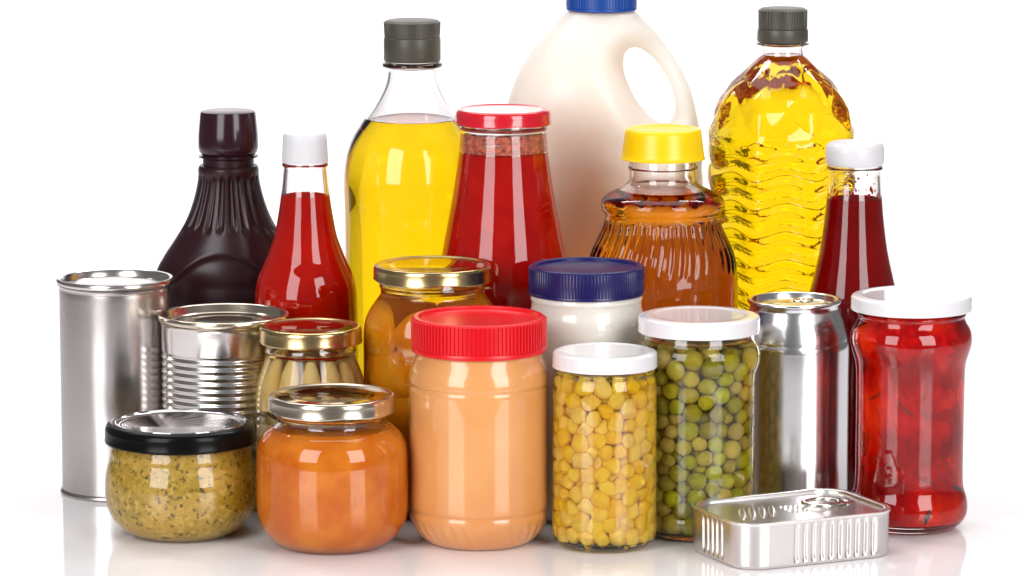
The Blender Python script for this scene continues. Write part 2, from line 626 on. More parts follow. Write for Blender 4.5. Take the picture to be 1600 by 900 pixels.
# ------------------------------------------------------------------ 2 ribbed can
def ribbed_can():
    t = Thing('steel_can', 'wide steel food can with ribbed wall between the tall can and the asparagus jar', 'can', 349.5, 490, 16.3)
    zt = t.z(489); R = t.r(102.5, 490); Rb = t.r(98, 520)
    body = [(0, .35), (Rb - .5, .35), (Rb - .35, .05), (Rb, 0), (Rb + .14, .1), (Rb + .1, .3), (Rb, .4)]
    z = .9
    pitch = t.z(560) - t.z(571); ztopr = t.z(543)
    nr = int((ztopr - z) / pitch) - 1
    zs = ztopr - nr * pitch
    body.append((Rb, zs - .1))
    for i in range(nr):
        for k in range(8):
            a = k / 8
            body.append((Rb - .11 * (.5 - .5 * math.cos(2 * PI * a)) ** .8, zs + (i + a) * pitch))
    body += [(Rb, ztopr), (Rb, zt - .75), (Rb + .05, zt - .55), (R - .06, zt - .48), (R - .2, zt - .55), (0, zt - .8)]
    lathe('can_body', body, M['steel2'], t.o, 144, None, 50)
    lid = [(0, zt - .6), (R * .45, zt - .6), (R * .47, zt - .55), (R * .5, zt - .6), (R - 1.25, zt - .62), (R - 1.1, zt - .52), (R - .95, zt - .55), (R - .85, zt - .7), (R - .6, zt - .7),
           (R - .4, zt - .55), (R - .34, zt - .1), (R - .22, zt), (R - .1, zt + .01), (R, zt - .08), (R, zt - .32), (R - .08, zt - .42),
           (R - .2, zt - .7), (0, zt - .9)]
    lathe('can_lid', lid, M['gold_pale'], t.o, 128, None, 50)


ribbed_can()


# ------------------------------------------------------------------ 3 short jar of green paste
def paste_jar():
    Y = depth_of_ground(833)
    t = Thing('glass_jar', 'short round jar of speckled green paste under a black metal lid', 'jar', 283, 700, Y)
    p = spline(t.rows([(686, 105), (694, 107), (703, 110), (712, 111), (722, 114), (740, 118), (758, 119), (785, 117), (806, 108),
                       (820, 95), (828, 82), (833, 68)]))
    p = [(a, max(b, 0)) for a, b in p]
    vessel(t, p, .2, .35, t.z(692), 'glass', 'paste', 'olive_paste')
    R = t.r(118.5, 680); Rt = t.r(108, 662); zt = t.z(658); zs = t.z(668); zb = t.z(688)
    press_lid(t, 'lid', M['black'], R, zb, zs, Rt, zt, .2, .03, panel=.3)
    # polished centre panel and its rolled ring
    rp = Rt - .34
    o = [c for c in t.o.children if c.name.startswith('lid')][0]
    panel = [(0, zt - .15), (rp - .5, zt - .15), (rp - .42, zt - .11), (rp - .34, zt - .15), (rp - .1, zt - .14), (rp - .02, zt - .06), (rp + .06, zt + .02), (rp + .12, zt + .01), (rp + .14, zt - .05),
             (rp + .02, zt - .17), (0, zt - .19)]
    lathe('lid_panel', panel, M['chrome'], o, 128, None, 50)


paste_jar()


# ------------------------------------------------------------------ 4 jam jar
def jam_jar():
    Y = depth_of_ground(851)
    t = Thing('glass_jar', 'squat wide jar of smooth orange jam with pale gold lid, front row', 'jar', 519.5, 760, Y)
    p = spline(t.rows([(634, 86), (642, 86), (647, 88.5), (651, 86), (658, 86), (664, 93), (672, 103), (682, 111), (694, 116), (708, 118), (725, 118.5),
                       (795, 118), (815, 113), (832, 102), (843, 89), (851, 74)]))
    vessel(t, p, .22, .45, t.z(667), 'glass', 'jam', 'jam')
    press_lid(t, 'lid', M['gold_pale'], t.r(99.5, 635), t.z(641), t.z(621), t.r(94, 616), t.z(615), .12, .03, wave=.12, panel=.25)
    lid = [c for c in t.o.children if c.name.startswith('lid')][0]
    rp = t.r(94, 616) - .3; zt = t.z(615)
    lathe('lid_panel', [(0, zt - .1), (rp - .9, zt - .1), (rp - .8, zt - .07), (rp - .7, zt - .1), (rp - .06, zt - .1), (rp, zt - .115), (rp - .1, zt - .14), (0, zt - .14)],
          M['gold_dark'], lid, 96, None, 50)


jam_jar()


# ------------------------------------------------------------------ 5 peanut butter jar
def pb_jar():
    Y = depth_of_ground(845)
    t = Thing('plastic_jar', 'large jar of peanut butter with bright red ribbed screw lid', 'jar', 748.5, 700, Y)
    p = spline(t.rows([(544, 98), (554, 99), (564, 103), (575, 107.5), (586, 109.5), (594, 109.8), (598, 108.3), (603, 109.3, 1), (640, 109.3), (740, 109.3), (786, 109.3),
                       (791, 107.3), (797, 108.8), (806, 107), (818, 102), (830, 94), (839, 85), (845, 74)]))
    z0, z1 = t.z(842), t.z(800)
    q = resample(p, .25)

    def fn(th, r, z):
        if z0 < z < z1 and r > 3:
            k = math.sin(PI * (z - z0) / (z1 - z0))
            r += .05 * k * math.sin(34 * th + z * 2.2)
        return (r * math.cos(th), r * math.sin(th), z)
    q = [(0, .15), (q[0][0] * .8, .12), (q[0][0] * .93, .02)] + q
    q += [(q[-1][0] - .1, q[-1][1] + .02), (0, q[-1][1] + .02)]
    lathe('jar_body', q, M['pb'], t.o, 204, fn, 40)
    R = t.r(104, 520); zt = t.z(493); zb = t.z(547)
    poly = [(0, zt - .32), (R - .95, zt - .32), (R - .62, zt - .3), (R - .5, zt - .22), (R - .42, zt - .04), (R - .32, zt), (R - .12, zt), (R - .04, zt - .06), (R, zt - .12),
            (R, zt - .14), (R, zb + .36), (R, zb + .34), (R + .03, zb + .3), (R + .06, zb + .22), (R + .05, zb + .03), (R, zb), (R - .2, zb), (R - .2, zt - .5), (0, zt - .5)]
    lathe('lid', poly, M['red_cap'], t.o, 100 * 6, ribbed(R, zb + .35, zt - .13, 100, .09, .2), 40)


pb_jar()


# ------------------------------------------------------------------ packing of peas and kernels
def pack(n, rad, prof, ztop, zbot, seed, iters=260):
    rng = np.random.default_rng(seed)
    zs = np.array([p[1] for p in prof]); rs = np.array([p[0] for p in prof])
    P = np.empty((n, 3))
    P[:, 2] = rng.uniform(zbot + rad, ztop - rad, n)
    a = rng.uniform(0, 2 * PI, n)
    q = np.sqrt(rng.uniform(0, 1, n)) * (np.interp(P[:, 2], zs, rs) - rad)
    P[:, 0] = q * np.cos(a); P[:, 1] = q * np.sin(a)
    R = rad * rng.uniform(.8, 1.1, n)
    for it in range(iters):
        D = P[:, None] - P[None]
        d = np.sqrt((D ** 2).sum(-1)) + np.eye(n) * 99
        ov = np.clip((R[:, None] + R[None]) - d, 0, None)
        P += (D / d[..., None] * ov[..., None] * .3).sum(1)
        P[:, 2] -= .004
        P[:, 2] = np.clip(P[:, 2], zbot + R, ztop - R)
        rr = np.hypot(P[:, 0], P[:, 1])
        lim = np.interp(P[:, 2], zs, rs) - R
        f = np.where(rr > lim, lim / np.maximum(rr, 1e-6), 1)
        P[:, 0] *= f; P[:, 1] *= f
    return P, R


def scatter(t, P, R, variants, mat, name, label, cat, group, prof, stuffname, stufflabel, rng, squash):
    """front pieces one object each, the hidden core and back as one mass"""
    import mathutils
    score = []
    for i, p in enumerate(P):
        lim = interp(prof, p[2])
        rr = math.hypot(p[0], p[1])
        depth = lim - rr - R[i]
        vis = depth < R[i] * 2.0 and p[1] < (.9 if depth < R[i] * .9 else -.8)
        score.append(vis)
    protos = {}
    core = bmesh.new()
    cnt = 0
    for i, p in enumerate(P):
        vi = rng.randrange(len(variants))
        e = mathutils.Euler((rng.uniform(0, 6.28), rng.uniform(0, 6.28), rng.uniform(0, 6.28)))
        s = R[i]
        if score[i] and cnt < 300:
            cnt += 1
            o = bpy.data.objects.new(name, variants[vi])
            COL.objects.link(o)
            o.location = ((t.X + p[0]) * .01, (t.Y + p[1]) * .01, p[2] * .01)
            o.rotation_euler = e
            k = [rng.uniform(1 - squash, 1 + squash) for _ in range(3)]
            o.scale = (s * k[0], s * k[1], s * k[2])
            o['label'] = label; o['category'] = cat; o['group'] = group
        else:
            M4 = mathutils.Matrix.Translation(p) @ e.to_matrix().to_4x4() @ mathutils.Matrix.Scale(s, 4)
            vs = bmesh.ops.create_icosphere(core, subdivisions=2, radius=1, matrix=M4)
    o = link_mesh(stuffname, core, mat, None)
    o.location = (t.X * .01, t.Y * .01, 0)
    o['kind'] = 'stuff'; o['label'] = stufflabel; o['category'] = cat


def variant_mesh(name, mat, fn, sub=3):
    bm = bmesh.new()
    bmesh.ops.create_icosphere(bm, subdivisions=sub, radius=1)
    for v in bm.verts: v.co = fn(v.co.copy())
    for v in bm.verts: v.co *= .01
    me = bpy.data.meshes.new(name)
    bm.to_mesh(me); bm.free()
    for p in me.polygons: p.use_smooth = True
    me.materials.append(mat)
    return me


# ------------------------------------------------------------------ 6 corn jar
def corn_jar():
    import mathutils
    Y = depth_of_ground(851)
    t = Thing('glass_jar', 'narrow jar of yellow corn kernels with white lid, front row', 'jar', 944.5, 700, Y)
    p = spline(t.rows([(566, 75), (574, 76), (579, 78.5), (584, 77), (592, 79.5), (604, 81), (640, 81.3), (780, 81.3), (832, 81), (841, 78), (847, 71), (851, 60)]))
    g, c, inner = vessel(t, p, .2, .5, t.z(578), 'glass', 'brine_yellow', 'brine', bname='glass_jar')
    press_lid(t, 'lid', M['white_lid'], t.r(82, 560), t.z(572), t.z(550), t.r(76, 548), t.z(547), .06, .02, panel=.5, rnd=.1)
    rng = random.Random(4)
    vs = []
    for k in range(5):
        planes = [(mathutils.Vector((rng.gauss(0, 1), rng.gauss(0, 1), rng.gauss(0, 1))).normalized(), rng.uniform(.72, .9)) for _ in range(6)]

        def fn(c, planes=planes):
            c = mathutils.Vector((c.x * 1.12, c.y * 1.05, c.z * .98))
            c *= 1.1
            for n_, d_ in planes:
                s = c.dot(n_) - d_
                if s > 0: c = c - n_ * s * .85
            taper = 1 - .16 * c.z
            return mathutils.Vector((c.x * taper, c.y * taper, c.z))
        vs.append(variant_mesh('corn_kernel', M['corn'], fn))
    P, R = pack(440, .555, inner, t.z(580), .55, 11)
    scatter(t, P, R, vs, M['corn'], 'corn_kernel', 'pale yellow corn kernel packed in the narrow glass jar', 'corn kernel',
            'corn kernels packed in the narrow jar', inner, 'corn_mass', 'mass of yellow corn kernels deep inside the narrow jar', rng, .12)


corn_jar()


# ------------------------------------------------------------------ 7 pea jar
def pea_jar():
    import mathutils
    Y = depth_of_ground(833)
    t = Thing('glass_jar', 'tall jar of green peas in brine with white lid, behind the sardine tin', 'jar', 1091.5, 600, Y)
    p = spline(t.rows([(508, 84), (520, 87), (530, 89), (540, 94.5), (552, 96.5), (564, 95.5), (578, 91), (592, 88.8), (640, 88.5), (790, 88.5), (806, 90.5), (818, 88), (828, 80), (833, 70)]))
    g, c, inner = vessel(t, p, .22, .5, t.z(528), 'glass', 'brine_green', 'brine', bname='glass_jar')
    press_lid(t, 'lid', M['white_lid'], t.r(95, 505), t.z(517), t.z(494), t.r(88, 492), t.z(491), .07, .02, panel=.8, rnd=.1)
    rng = random.Random(9)
    vs = []
    for k in range(3):
        a, b = rng.uniform(0, 6), rng.uniform(0, 6)

        def fn(c, a=a, b=b):
            f = 1 + .03 * math.sin(3 * c.x + a) + .03 * math.sin(3 * c.y + b)
            d = max(0, .5 - (c - mathutils.Vector((0, 0, 1))).length) * .25
            return c * (f - d)
        vs.append(variant_mesh('pea', M['pea'], fn))
    P, R = pack(400, .59, inner, t.z(533), .55, 5)
    scatter(t, P, R, vs, M['pea'], 'pea', 'round green pea packed in brine inside the tall jar', 'pea',
            'green peas packed in the tall jar', inner, 'pea_mass', 'mass of green peas deep inside the tall jar', rng, .05)


pea_jar()


# ------------------------------------------------------------------ 8 red pepper jar
def pepper_jar():
    Y = depth_of_ground(822)
    t = Thing('glass_jar', 'waisted jar of red peppers with white lid, rightmost on the table', 'jar', 1422.5, 600, Y)
    p = spline(t.rows([(474, 81), (484, 82.5), (489, 85.5), (494, 83.5), (502, 86), (512, 92), (524, 95), (536, 94.5), (549, 91), (562, 87), (574, 85.3), (600, 84.5), (700, 84), (744, 84),
                       (760, 85.5), (773, 89.5), (787, 91.5), (801, 90), (812, 83), (819, 73), (822, 62)]))
    g, c, inner = vessel(t, p, .22, .6, t.z(487), 'glass', 'brine_red', 'brine', bname='glass_jar')
    press_lid(t, 'lid', M['white_lid'], t.r(94.5, 475), t.z(482.5), t.z(463), t.r(86, 460), t.z(459), .1, .02, panel=.55, rnd=.1)
    rng = random.Random(3)
    # roasted pepper pieces: curved crumpled sheets standing against the glass
    spec = [(-1.95, .62, .72, .75, .3), (-1.2, .60, .70, .8, .25), (-2.7, .55, .6, .7, .3), (-.5, .62, .62, .75, .3), (-1.6, .14, .8, .34, .32),
            (-.55, .13, .84, .34, .4), (-2.6, .13, .8, .32, .4), (-1.35, .92, .75, .2, .38), (-2.3, .9, .7, .2, .3), (.4, .5, .8, .9, .5), (1.6, .5, 1.0, .9, .5), (2.8, .5, .8, .9, .5)]
    names = ['large smooth red pepper piece left of centre in the waisted jar', 'large red pepper piece right of centre in the waisted jar',
             'folded red pepper piece at the left wall of the waisted jar', 'dark red pepper piece at the right wall of the waisted jar',
             'red pepper piece lying low at the front of the waisted jar', 'red pepper piece lying low at the right of the waisted jar',
             'red pepper piece lying low at the left of the waisted jar', 'red pepper piece near the top front of the waisted jar',
             'orange red pepper piece near the top left of the waisted jar']
    z0, z1 = .66, t.z(490)
    for i, (a0, zc, wa, hz, dep) in enumerate(spec):
        bm = bmesh.new()
        NU, NV = 26, 34
        ph = [rng.uniform(0, 6) for _ in range(8)]
        grid = [[], []]
        for side in (0, 1):
            for v in range(NV + 1):
                row = []
                for u in range(NU + 1):
                    su, sv = 2 * u / NU - 1, 2 * v / NV - 1
                    edge = 1 + .13 * math.sin(3.1 * sv * 2 + ph[0]) + .08 * math.sin(7 * sv + ph[1])
                    edv = 1 + .1 * math.sin(4 * su + ph[2])
                    # superellipse outline
                    m = max(abs(su), abs(sv), 1e-6)
                    k = max(1e-6, abs(su / m) ** 4 + abs(sv / m) ** 4) ** -.25 if m > 1e-5 else 1
                    uu, vv = su * k * edge, sv * k * edv
                    th = a0 + uu * wa
                    z = z0 + (z1 - z0) * min(1, max(0, zc + vv * hz * .5))
                    rr = interp(inner, z) - .1 - dep * .25
                    cr = .16 * math.sin(4 * th + 1.0 * z + ph[3]) + .06 * math.sin(11 * th - 1.1 * z + ph[4]) + .09 * math.sin(2.7 * z + ph[5]) + .05 * math.sin(19 * th + 3 * z + ph[6])
                    th_e = (1 - max(abs(su), abs(sv)) ** 4) ** .5
                    rr += -.22 + min(.2, cr) - .35 * (1 - th_e)
                    if side: rr -= .45 * th_e
                    row.append(bm.verts.new((rr * math.cos(th), rr * math.sin(th), z)))
                grid[side].append(row)
        for side in (0, 1):
            for v in range(NV):
                for u in range(NU):
                    g4 = grid[side]
                    bm.faces.new((g4[v][u], g4[v][u + 1], g4[v + 1][u + 1], g4[v + 1][u]))
        bmesh.ops.remove_doubles(bm, verts=bm.verts, dist=.004)
        o = link_mesh('pepper_piece', bm, M['pepper'], None, 60)
        o.location = (t.X * .01, t.Y * .01, 0)
        o['label'] = names[i] if i < len(names) else 'red pepper piece against the back wall of the waisted jar'
        o['category'] = 'pepper piece'
        o['group'] = 'red pepper pieces in the waisted jar'
    # charred dark strands between the pieces
    for k, (a, zc, ln, tilt, lab) in enumerate([(-1.32, .05, 1.1, .3, 'short dark strand near the bottom of the pepper jar'),
                                                (-.45, .16, 1.5, -1.1, 'dark charred strand low at the right wall of the pepper jar'),
                                                (-2.45, .62, 1.3, 1.0, 'thin dark strand at the left of the pepper jar'),
                                                (-1.75, .57, 1.6, -.8, 'thin dark strand across the middle of the pepper jar')]):
        bm = bmesh.new()
        pts = []
        for j in range(9):
            s = j / 8 - .5
            th = a + s * ln * math.sin(tilt) / 3.2
            z = z0 + (z1 - z0) * zc + s * ln * math.cos(tilt) + .05 * math.sin(j)
            rr = interp(inner, z) - .13
            pts.append((rr * math.cos(th), rr * math.sin(th), z))
        tube(bm, pts, [.03, .07, .1, .12, .13, .12, .1, .06, .03] if k < 2 else [.02, .03, .04, .04, .05, .04, .04, .03, .02], 8)
        o = link_mesh('pepper_strand', bm, M['dark_liner'], None)
        o.location = (t.X * .01, t.Y * .01, 0)
        o['label'] = lab; o['category'] = 'pepper strand'; o['group'] = 'dark strands in the pepper jar'


pepper_jar()


# ------------------------------------------------------------------ 9 sardine tin
def rrect(hx, hy, r, n=9, straight=40):
    pts = []
    for (cx, cy, a0) in ((hx - r, -hy + r, -PI / 2), (hx - r, hy - r, 0), (-hx + r, hy - r, PI / 2), (-hx + r, -hy + r, PI)):
        for k in range(n):
            a = a0 + k / (n - 1) * PI / 2
            pts.append((cx + r * math.cos(a), cy + r * math.sin(a)))
    # fill straights
    out = []
    m = len(pts)
    for i in range(m):
        a, b = pts[i], pts[(i + 1) % m]
        out.append(a)
        if i % n == n - 1:
            for k in range(1, straight):
                out.append((a[0] + (b[0] - a[0]) * k / straight, a[1] + (b[1] - a[1]) * k / straight))
    return out


def sardine_tin():
    Yc = -.2
    t = Thing('sardine_tin', 'low rectangular sardine tin with ring pull lying in the front right', 'tin', 1236, 790, Yc, rz=math.radians(25.5))
    L2, W2, H, RC = 5.75, 4.15, 3.05, 1.9
    ST = 150

    def stack(name, rows, mat, flute=None, cap0=True, cap1=True, angle=40, extra=None):
        bm = bmesh.new()
        rings = []
        for inset, z in rows:
            pp = rrect(L2 - inset, W2 - inset, max(.15, RC - inset), 12, ST)
            ring = []
            for (x, y) in pp:
                dx = dy = 0
                if flute and z > .25 and z < H - .3:
                    fz = min(1, (z - .25) / .3, (H - .3 - z) / .3)
                    if abs(abs(y) - (W2 - inset)) < .02 and -2.1 < x < L2 - RC + .05:
                        c = math.cos(2 * PI * x / .62)
                        dy = -math.copysign(.11, y) * max(0, c) ** .7 * fz if c > 0 else 0
                    if abs(abs(x) - (L2 - inset)) < .02 and abs(y) < 1.6:
                        c = math.cos(2 * PI * y / .62)
                        dx = -math.copysign(.11, x) * max(0, c) ** .7 * fz if c > 0 else 0
                ring.append(bm.verts.new((x + dx, y + dy, z)))
            rings.append(ring)
        n = len(rings[0])
        for a, b in zip(rings, rings[1:]):
            for k in range(n): bm.faces.new((a[k], a[(k + 1) % n], b[(k + 1) % n], b[k]))
        if cap0: bm.faces.new(rings[0][::-1])
        if cap1: bm.faces.new(rings[-1])
        if extra: extra(bm)
        return link_mesh(name, bm, mat, t.o, angle)
    rows = [(.45, .0), (.3, .02), (.17, .1), (.1, .25)]
    rows += [(.1 - .04 * k / 14, .3 + (H - .62) * k / 14) for k in range(15)]
    rows += [(.05, H - .22), (.12, H - .2), (.3, H - .25)]
    stack('tin_body', rows, M['alu_tin'], True)
    zp = H - .24

    def emboss(bm):
        for k in range(4):
            blob(bm, (-3.6 + k * .72, -.1, zp), .24, 1.9 - .12 * abs(k - 1), .2, -.45, 20, 10)
        rng = random.Random(2)
        for k in range(16):
            blob(bm, (-.3 + (k % 4) * .36 + rng.uniform(-.05, .05), -1.0 + (k // 4) * .6, zp), .13, .18, .12, rng.uniform(0, 3), 10, 6)
    stack('tin_lid', [(.3, H - .5), (.12, H - .24), (.0, H - .2), (-.04, H - .12), (-.03, H - .03), (.05, H), (.3, H), (.37, H - .05), (.42, H - .26), (.5, H - .3), (.62, H - .3), (.7, H - .25), (.8, H - .24), (.9, zp)],
          M['chrome_satin'], None, True, True, 45, emboss)
    # ring pull
    bm = bmesh.new()
    pts = [(2.3 + 1.25 * math.cos(a) * (1 if math.cos(a) < 0 else .9), 1.1 * math.sin(a), zp + .24) for a in [2 * PI * k / 40 for k in range(40)]]
    tube(bm, pts, .19, 10, True, .75)
    pts = [(3.3 + k * .26, 0, zp + .16 - .012 * k) for k in range(6)]
    tube(bm, pts, [.5, .62, .6, .5, .42, .3], 14, False, .16)
    blob(bm, (4.1, 0, zp + .12), .34, .34, .2)
    link_mesh('ring_pull', bm, M['steel2'], t.o, 50)


M['chrome_satin'] = pm('satin_lid_metal', (.88, .86, .84, 1), .3, 1)
sardine_tin()


# ------------------------------------------------------------------ 10 plum bottle
def plum_bottle():
    t = Thing('sauce_bottle', 'dark plum plastic sauce bottle with fluted shoulders behind the cans', 'bottle', 357, 260, 28.5)
    p = spline(t.rows([(258, 45, 1), (262, 47), (278, 47.5), (313, 55.5), (344, 67.5), (375, 86), (399, 102), (422, 114), (450, 120), (490, 122), (560, 121), (640, 120), (705, 114), (725, 100)]), 8)
    z_top = t.z(262)
    zmin = p[0][1]
    p = [(r, (z - zmin) * z_top / (z_top - zmin)) for r, z in p]
    p = resample(p, .25)
    zf0, zf1 = t.z(358), t.z(270)
    zsh, zel = t.z(262), t.z(380)
    NFL = 22

    def fn(th, r, z):
        # round neck flattening to an oval body
        k = min(1, max(0, (zsh - z) / (zsh - t.z(440))))
        sy = 1 - .36 * k ** .9
        zf0l = zf0 - .2 * abs(math.cos(th)) ** 2
        if zf0l < z < zf1 and r > 1:
            e = min(1, (z - zf0l) / .5, (zf1 - z) / .35)
            c = math.cos(NFL * th)
            r -= .22 * e * (max(0, c + .35) / 1.35) ** .6
        x, y = r * math.cos(th), r * math.sin(th) * sy
        # sunk label panel below an arched ridge on both faces
        if abs(math.sin(th)) > .25 and z < t.z(375):
            arch = t.z(388) - .16 * (x / 1.0 + .3) ** 2
            d = arch - z
            s = 1 / (1 + math.exp(-min(40, max(-40, d / .16))))
            ridge = math.exp(-(d / .28) ** 2)
            f = min(1, (abs(math.sin(th)) - .25) / .3)
            y *= 1 - (.09 * s - .03 * ridge) * f
        return (x, y, z)
    rc = p[0][0]
    poly = [(0, .1), (rc * .9, .05)] + [(r, max(z, 0)) for r, z in p] + [(t.r(43, 260), t.z(259)), (t.r(40, 255), t.z(258)), (t.r(40, 250), t.z(247)), (0, t.z(247))]
    lathe('bottle_body', poly, M['plum'], t.o, 260, fn, 45)
    zt = t.z(173)
    cap = [(0, zt), (t.r(40, 173), zt), (t.r(42.5, 173), zt - .05), (t.r(43.5, 176), zt - .2), (t.r(46.5, 210), t.z(210)), (t.r(47, 232), t.z(228)), (t.r(45.5, 236), t.z(236)),
           (t.r(41, 240), t.z(241)), (t.r(41, 240), t.z(242)), (t.r(46.5, 240), t.z(242.5)), (t.r(46.5, 240), t.z(244.5)), (t.r(42, 240), t.z(246)), (0, t.z(246))]
    lathe('cap', cap, M['plum_cap'], t.o, 96, None, 35)


plum_bottle()


# ------------------------------------------------------------------ glass bottles / jars behind
def ketchup_left():
    t = Thing('ketchup_bottle', 'glass ketchup bottle with tall white cap between the plum bottle and the olive oil', 'bottle', 477, 300, 22)
    p = spline(t.rows([(246, 33), (254, 35), (258, 36), (261, 34), (270, 34.5), (304, 38), (335, 42.5), (369, 49), (390, 56.5), (404, 62), (431, 74), (450, 78.5), (470, 80), (500, 80.5), (640, 80.5), (720, 80),
                       (745, 76), (756, 68)]), 6)
    s = t.z(262) / (t.z(262) - p[0][1]); z0 = p[0][1]
    p = [(r, (z - z0) * s if z < 4 else z) for r, z in p]
    p = [q for i, q in enumerate(p) if i == 0 or q[1] > p[i - 1][1] - 1e-6]
    vessel(t, p, .2, .5, t.z(304), 'glass', 'ketchup', 'ketchup', bname='glass_bottle')
    zt = t.z(207); zb = t.z(253)
    R0, R1 = t.r(34, 210), t.r(36, 250)
    cap = [(0, zt), (R0 - .3, zt), (R0 - .1, zt - .04), (R0, zt - .18)] + [(R0 + (R1 - R0) * k / 4, zt - .2 - (zt - zb - .2) * k / 4) for k in range(1, 5)] + [(R1 - .12, zb), (R1 - .12, zt - .3), (0, zt - .3)]
    lathe('cap', cap, M['white_cap'], t.o, 480, ribbed(R0 + .02, zb, zt - .21, 80, .012), 40)


ketchup_left()


def olive_bottle():
    t = Thing('oil_bottle', 'tall clear glass bottle of bright yellow olive oil with charcoal cap', 'bottle', 644.5, 200, 27.5)
    p = spline(t.rows([(88, 38), (96, 42), (99, 46.5), (103, 46.5), (106, 42), (110, 40), (116, 40), (126, 41.5), (139, 46), (165, 60.5), (187, 76.5), (213, 92.5), (232, 100), (251, 104.5), (270, 107), (295, 107.5), (330, 106.5),
                       (420, 106), (600, 106), (690, 106), (722, 103), (735, 94)]), 6)
    p = [(r, z) for r, z in p]
    z0 = p[0][1]
    p = [(r, (z - z0) * (6 / (6 - z0)) if z < 6 else z) for r, z in p]
    vessel(t, p, .24, .6, t.z(187), 'glass', 'oil', 'olive_oil', bname='glass_bottle', n=128)
    zt = t.z(31); zb = t.z(95); zk = t.z(57); R = t.r(44.5, 60)
    cap = [(0, zt), (R - .35, zt), (R - .15, zt - .04), (R - .06, zt - .14), (R - .05, zt - .16), (R - .05, zk), (R - .08, zk - .03), (R - .02, zk - .08), (R, zk - .3), (R, zb + .1), (R - .05, zb), (R - .2, zb), (R - .2, zt - .3), (0, zt - .3)]
    lathe('cap', cap, M['dark_cap'], t.o, 70 * 6, ribbed(R - .06, zk + .02, zt - .15, 70, .05), 40)


olive_bottle()


def tomato_jar():
    t = Thing('glass_jar', 'tall tapered jar of tomato sauce with glossy red lid, centre back', 'jar', 786.5, 300, 20.8)
    p = spline(t.rows([(186, 66), (196, 66.5), (200, 69), (204, 67), (212, 67.5), (235, 69, 1), (300, 78.5), (395, 96), (450, 104.5), (470, 106.5), (500, 106), (640, 96), (730, 88), (765, 82), (775, 74)]), 6)
    z0 = p[0][1]
    p = [(r, (z - z0) * (4 / (4 - z0)) if z < 4 else z) for r, z in p]

    def facet(th, r, z):
        k = max(0, min(1, (t.z(440) - z) / 3.0))
        r *= 1 - .05 * k * abs(math.sin(4 * th))
        return (r * math.cos(th), r * math.sin(th), z)
    g, c, inner = vessel(t, p, .2, .5, t.z(237), 'glass', 'tomato', 'tomato_sauce', fn=facet, bname='glass_jar')
    ci = [q for q in offset(p, .155) if t.z(237) + .01 <= q[1] <= t.z(207)]
    ring = [(ci[0][0] - .25, ci[0][1])] + ci + [(ci[-1][0] - .06, ci[-1][1] + .02)] + [(q[0] - .25 * (1 - k / len(ci)) - .05, q[1]) for k, q in enumerate(ci)][::-1]
    fr = lathe('froth', ring + [ring[0]], M['froth_film'], t.o, 96)
    press_lid(t, 'lid', M['red_lid'], t.r(75, 185), t.z(193.5), t.z(177), t.r(70, 170), t.z(169.5), .1, .03, wave=.1, panel=.3)
    lid = [c_ for c_ in t.o.children if c_.name.startswith('lid')][0]
    rp = t.r(70, 170) - .36; zt = t.z(169.5)
    lathe('lid_panel', [(0, zt - .06), (rp - .7, zt - .06), (rp, zt - .08), (rp - .1, zt - .11), (0, zt - .11)], M['white_lid'], lid, 96, None, 50)  # red lid's top coloured white for the backdrop it reflects


def mat_film():
    m, nt, p = newmat('tomato_froth_film')
    tc = nt.nodes.new('ShaderNodeTexCoord')
    n = nt.nodes.new('ShaderNodeTexNoise'); n.inputs['Scale'].default_value = 260; n.inputs['Detail'].default_value = 3
    nt.links.new(tc.outputs['Object'], n.inputs['Vector'])
    mr = nt.nodes.new('ShaderNodeMapRange'); mr.inputs['From Min'].default_value = .4; mr.inputs['From Max'].default_value = .6
    mr.inputs['To Min'].default_value = .35
    nt.links.new(n.outputs['Fac'], mr.inputs['Value'])
    nt.links.new(mr.outputs['Result'], p.inputs['Alpha'])
    p.inputs['Base Color'].default_value = srgb(240, 130, 100)
    p.inputs['Roughness'].default_value = .5
    return m


M['froth_film'] = mat_film()
tomato_jar()


def honey_bottle():
    t = Thing('syrup_bottle', 'clear waisted bottle of amber syrup with yellow cap and fluted shoulders', 'bottle', 1035.5, 300, 20.2)
    rows = [(246, 52), (256, 53), (262, 54.5), (266, 53), (276, 52.5), (284, 54), (291, 63), (298, 76), (304, 88), (311, 95), (318, 97), (326, 95.5), (333, 91.5), (341, 90), (350, 91), (360, 95), (372, 101), (395, 111),
            (408, 114), (425, 116.5), (445, 118), (500, 118), (640, 118), (715, 116), (745, 108), (758, 96)]
    p = spline(t.rows(rows), 6)
    z0 = p[0][1]
    p = [(r, (z - z0) * (4 / (4 - z0)) if z < 4 else z) for r, z in p]
    za, zb_ = t.z(424), t.z(340)

    def fn(th, r, z):
        if za < z < zb_ and r > 2.5:
            e = min(1, (z - za) / .5, (zb_ - z) / .25)
            tw = .025 * max(0, (t.z(370) - z)) ** 1.3
            r += .11 * e * (abs(math.sin(20 * (th + tw))) - .5)
        return (r * math.cos(th), r * math.sin(th), z)
    vessel(t, p, .24, .6, t.z(299), 'plastic_clear', 'honey', 'syrup', fn=fn, n=320, step=.3, bname='clear_bottle', angle=60)
    zt = t.z(200); zb = t.z(248)
    R0, R1 = t.r(59.5, 202), t.r(65, 245)
    cap = [(0, zt - .12), (R0 - .75, zt - .12), (R0 - .55, zt - .1), (R0 - .42, zt - .01), (R0 - .3, zt), (R0 - .12, zt - .02), (R0, zt - .14)] + [(R0 + (R1 - R0) * k / 5, zt - .14 - (zt - zb - .26) * k / 5) for k in range(1, 6)]
    cap += [(R1 + .05, zb + .08), (R1 + .04, zb), (R1 - .2, zb), (R1 - .2, zb + .3), (R0 - .2, zt - .4), (0, zt - .4)]
    lathe('cap', cap, M['yellow_cap'], t.o, 96, None, 45)


honey_bottle()


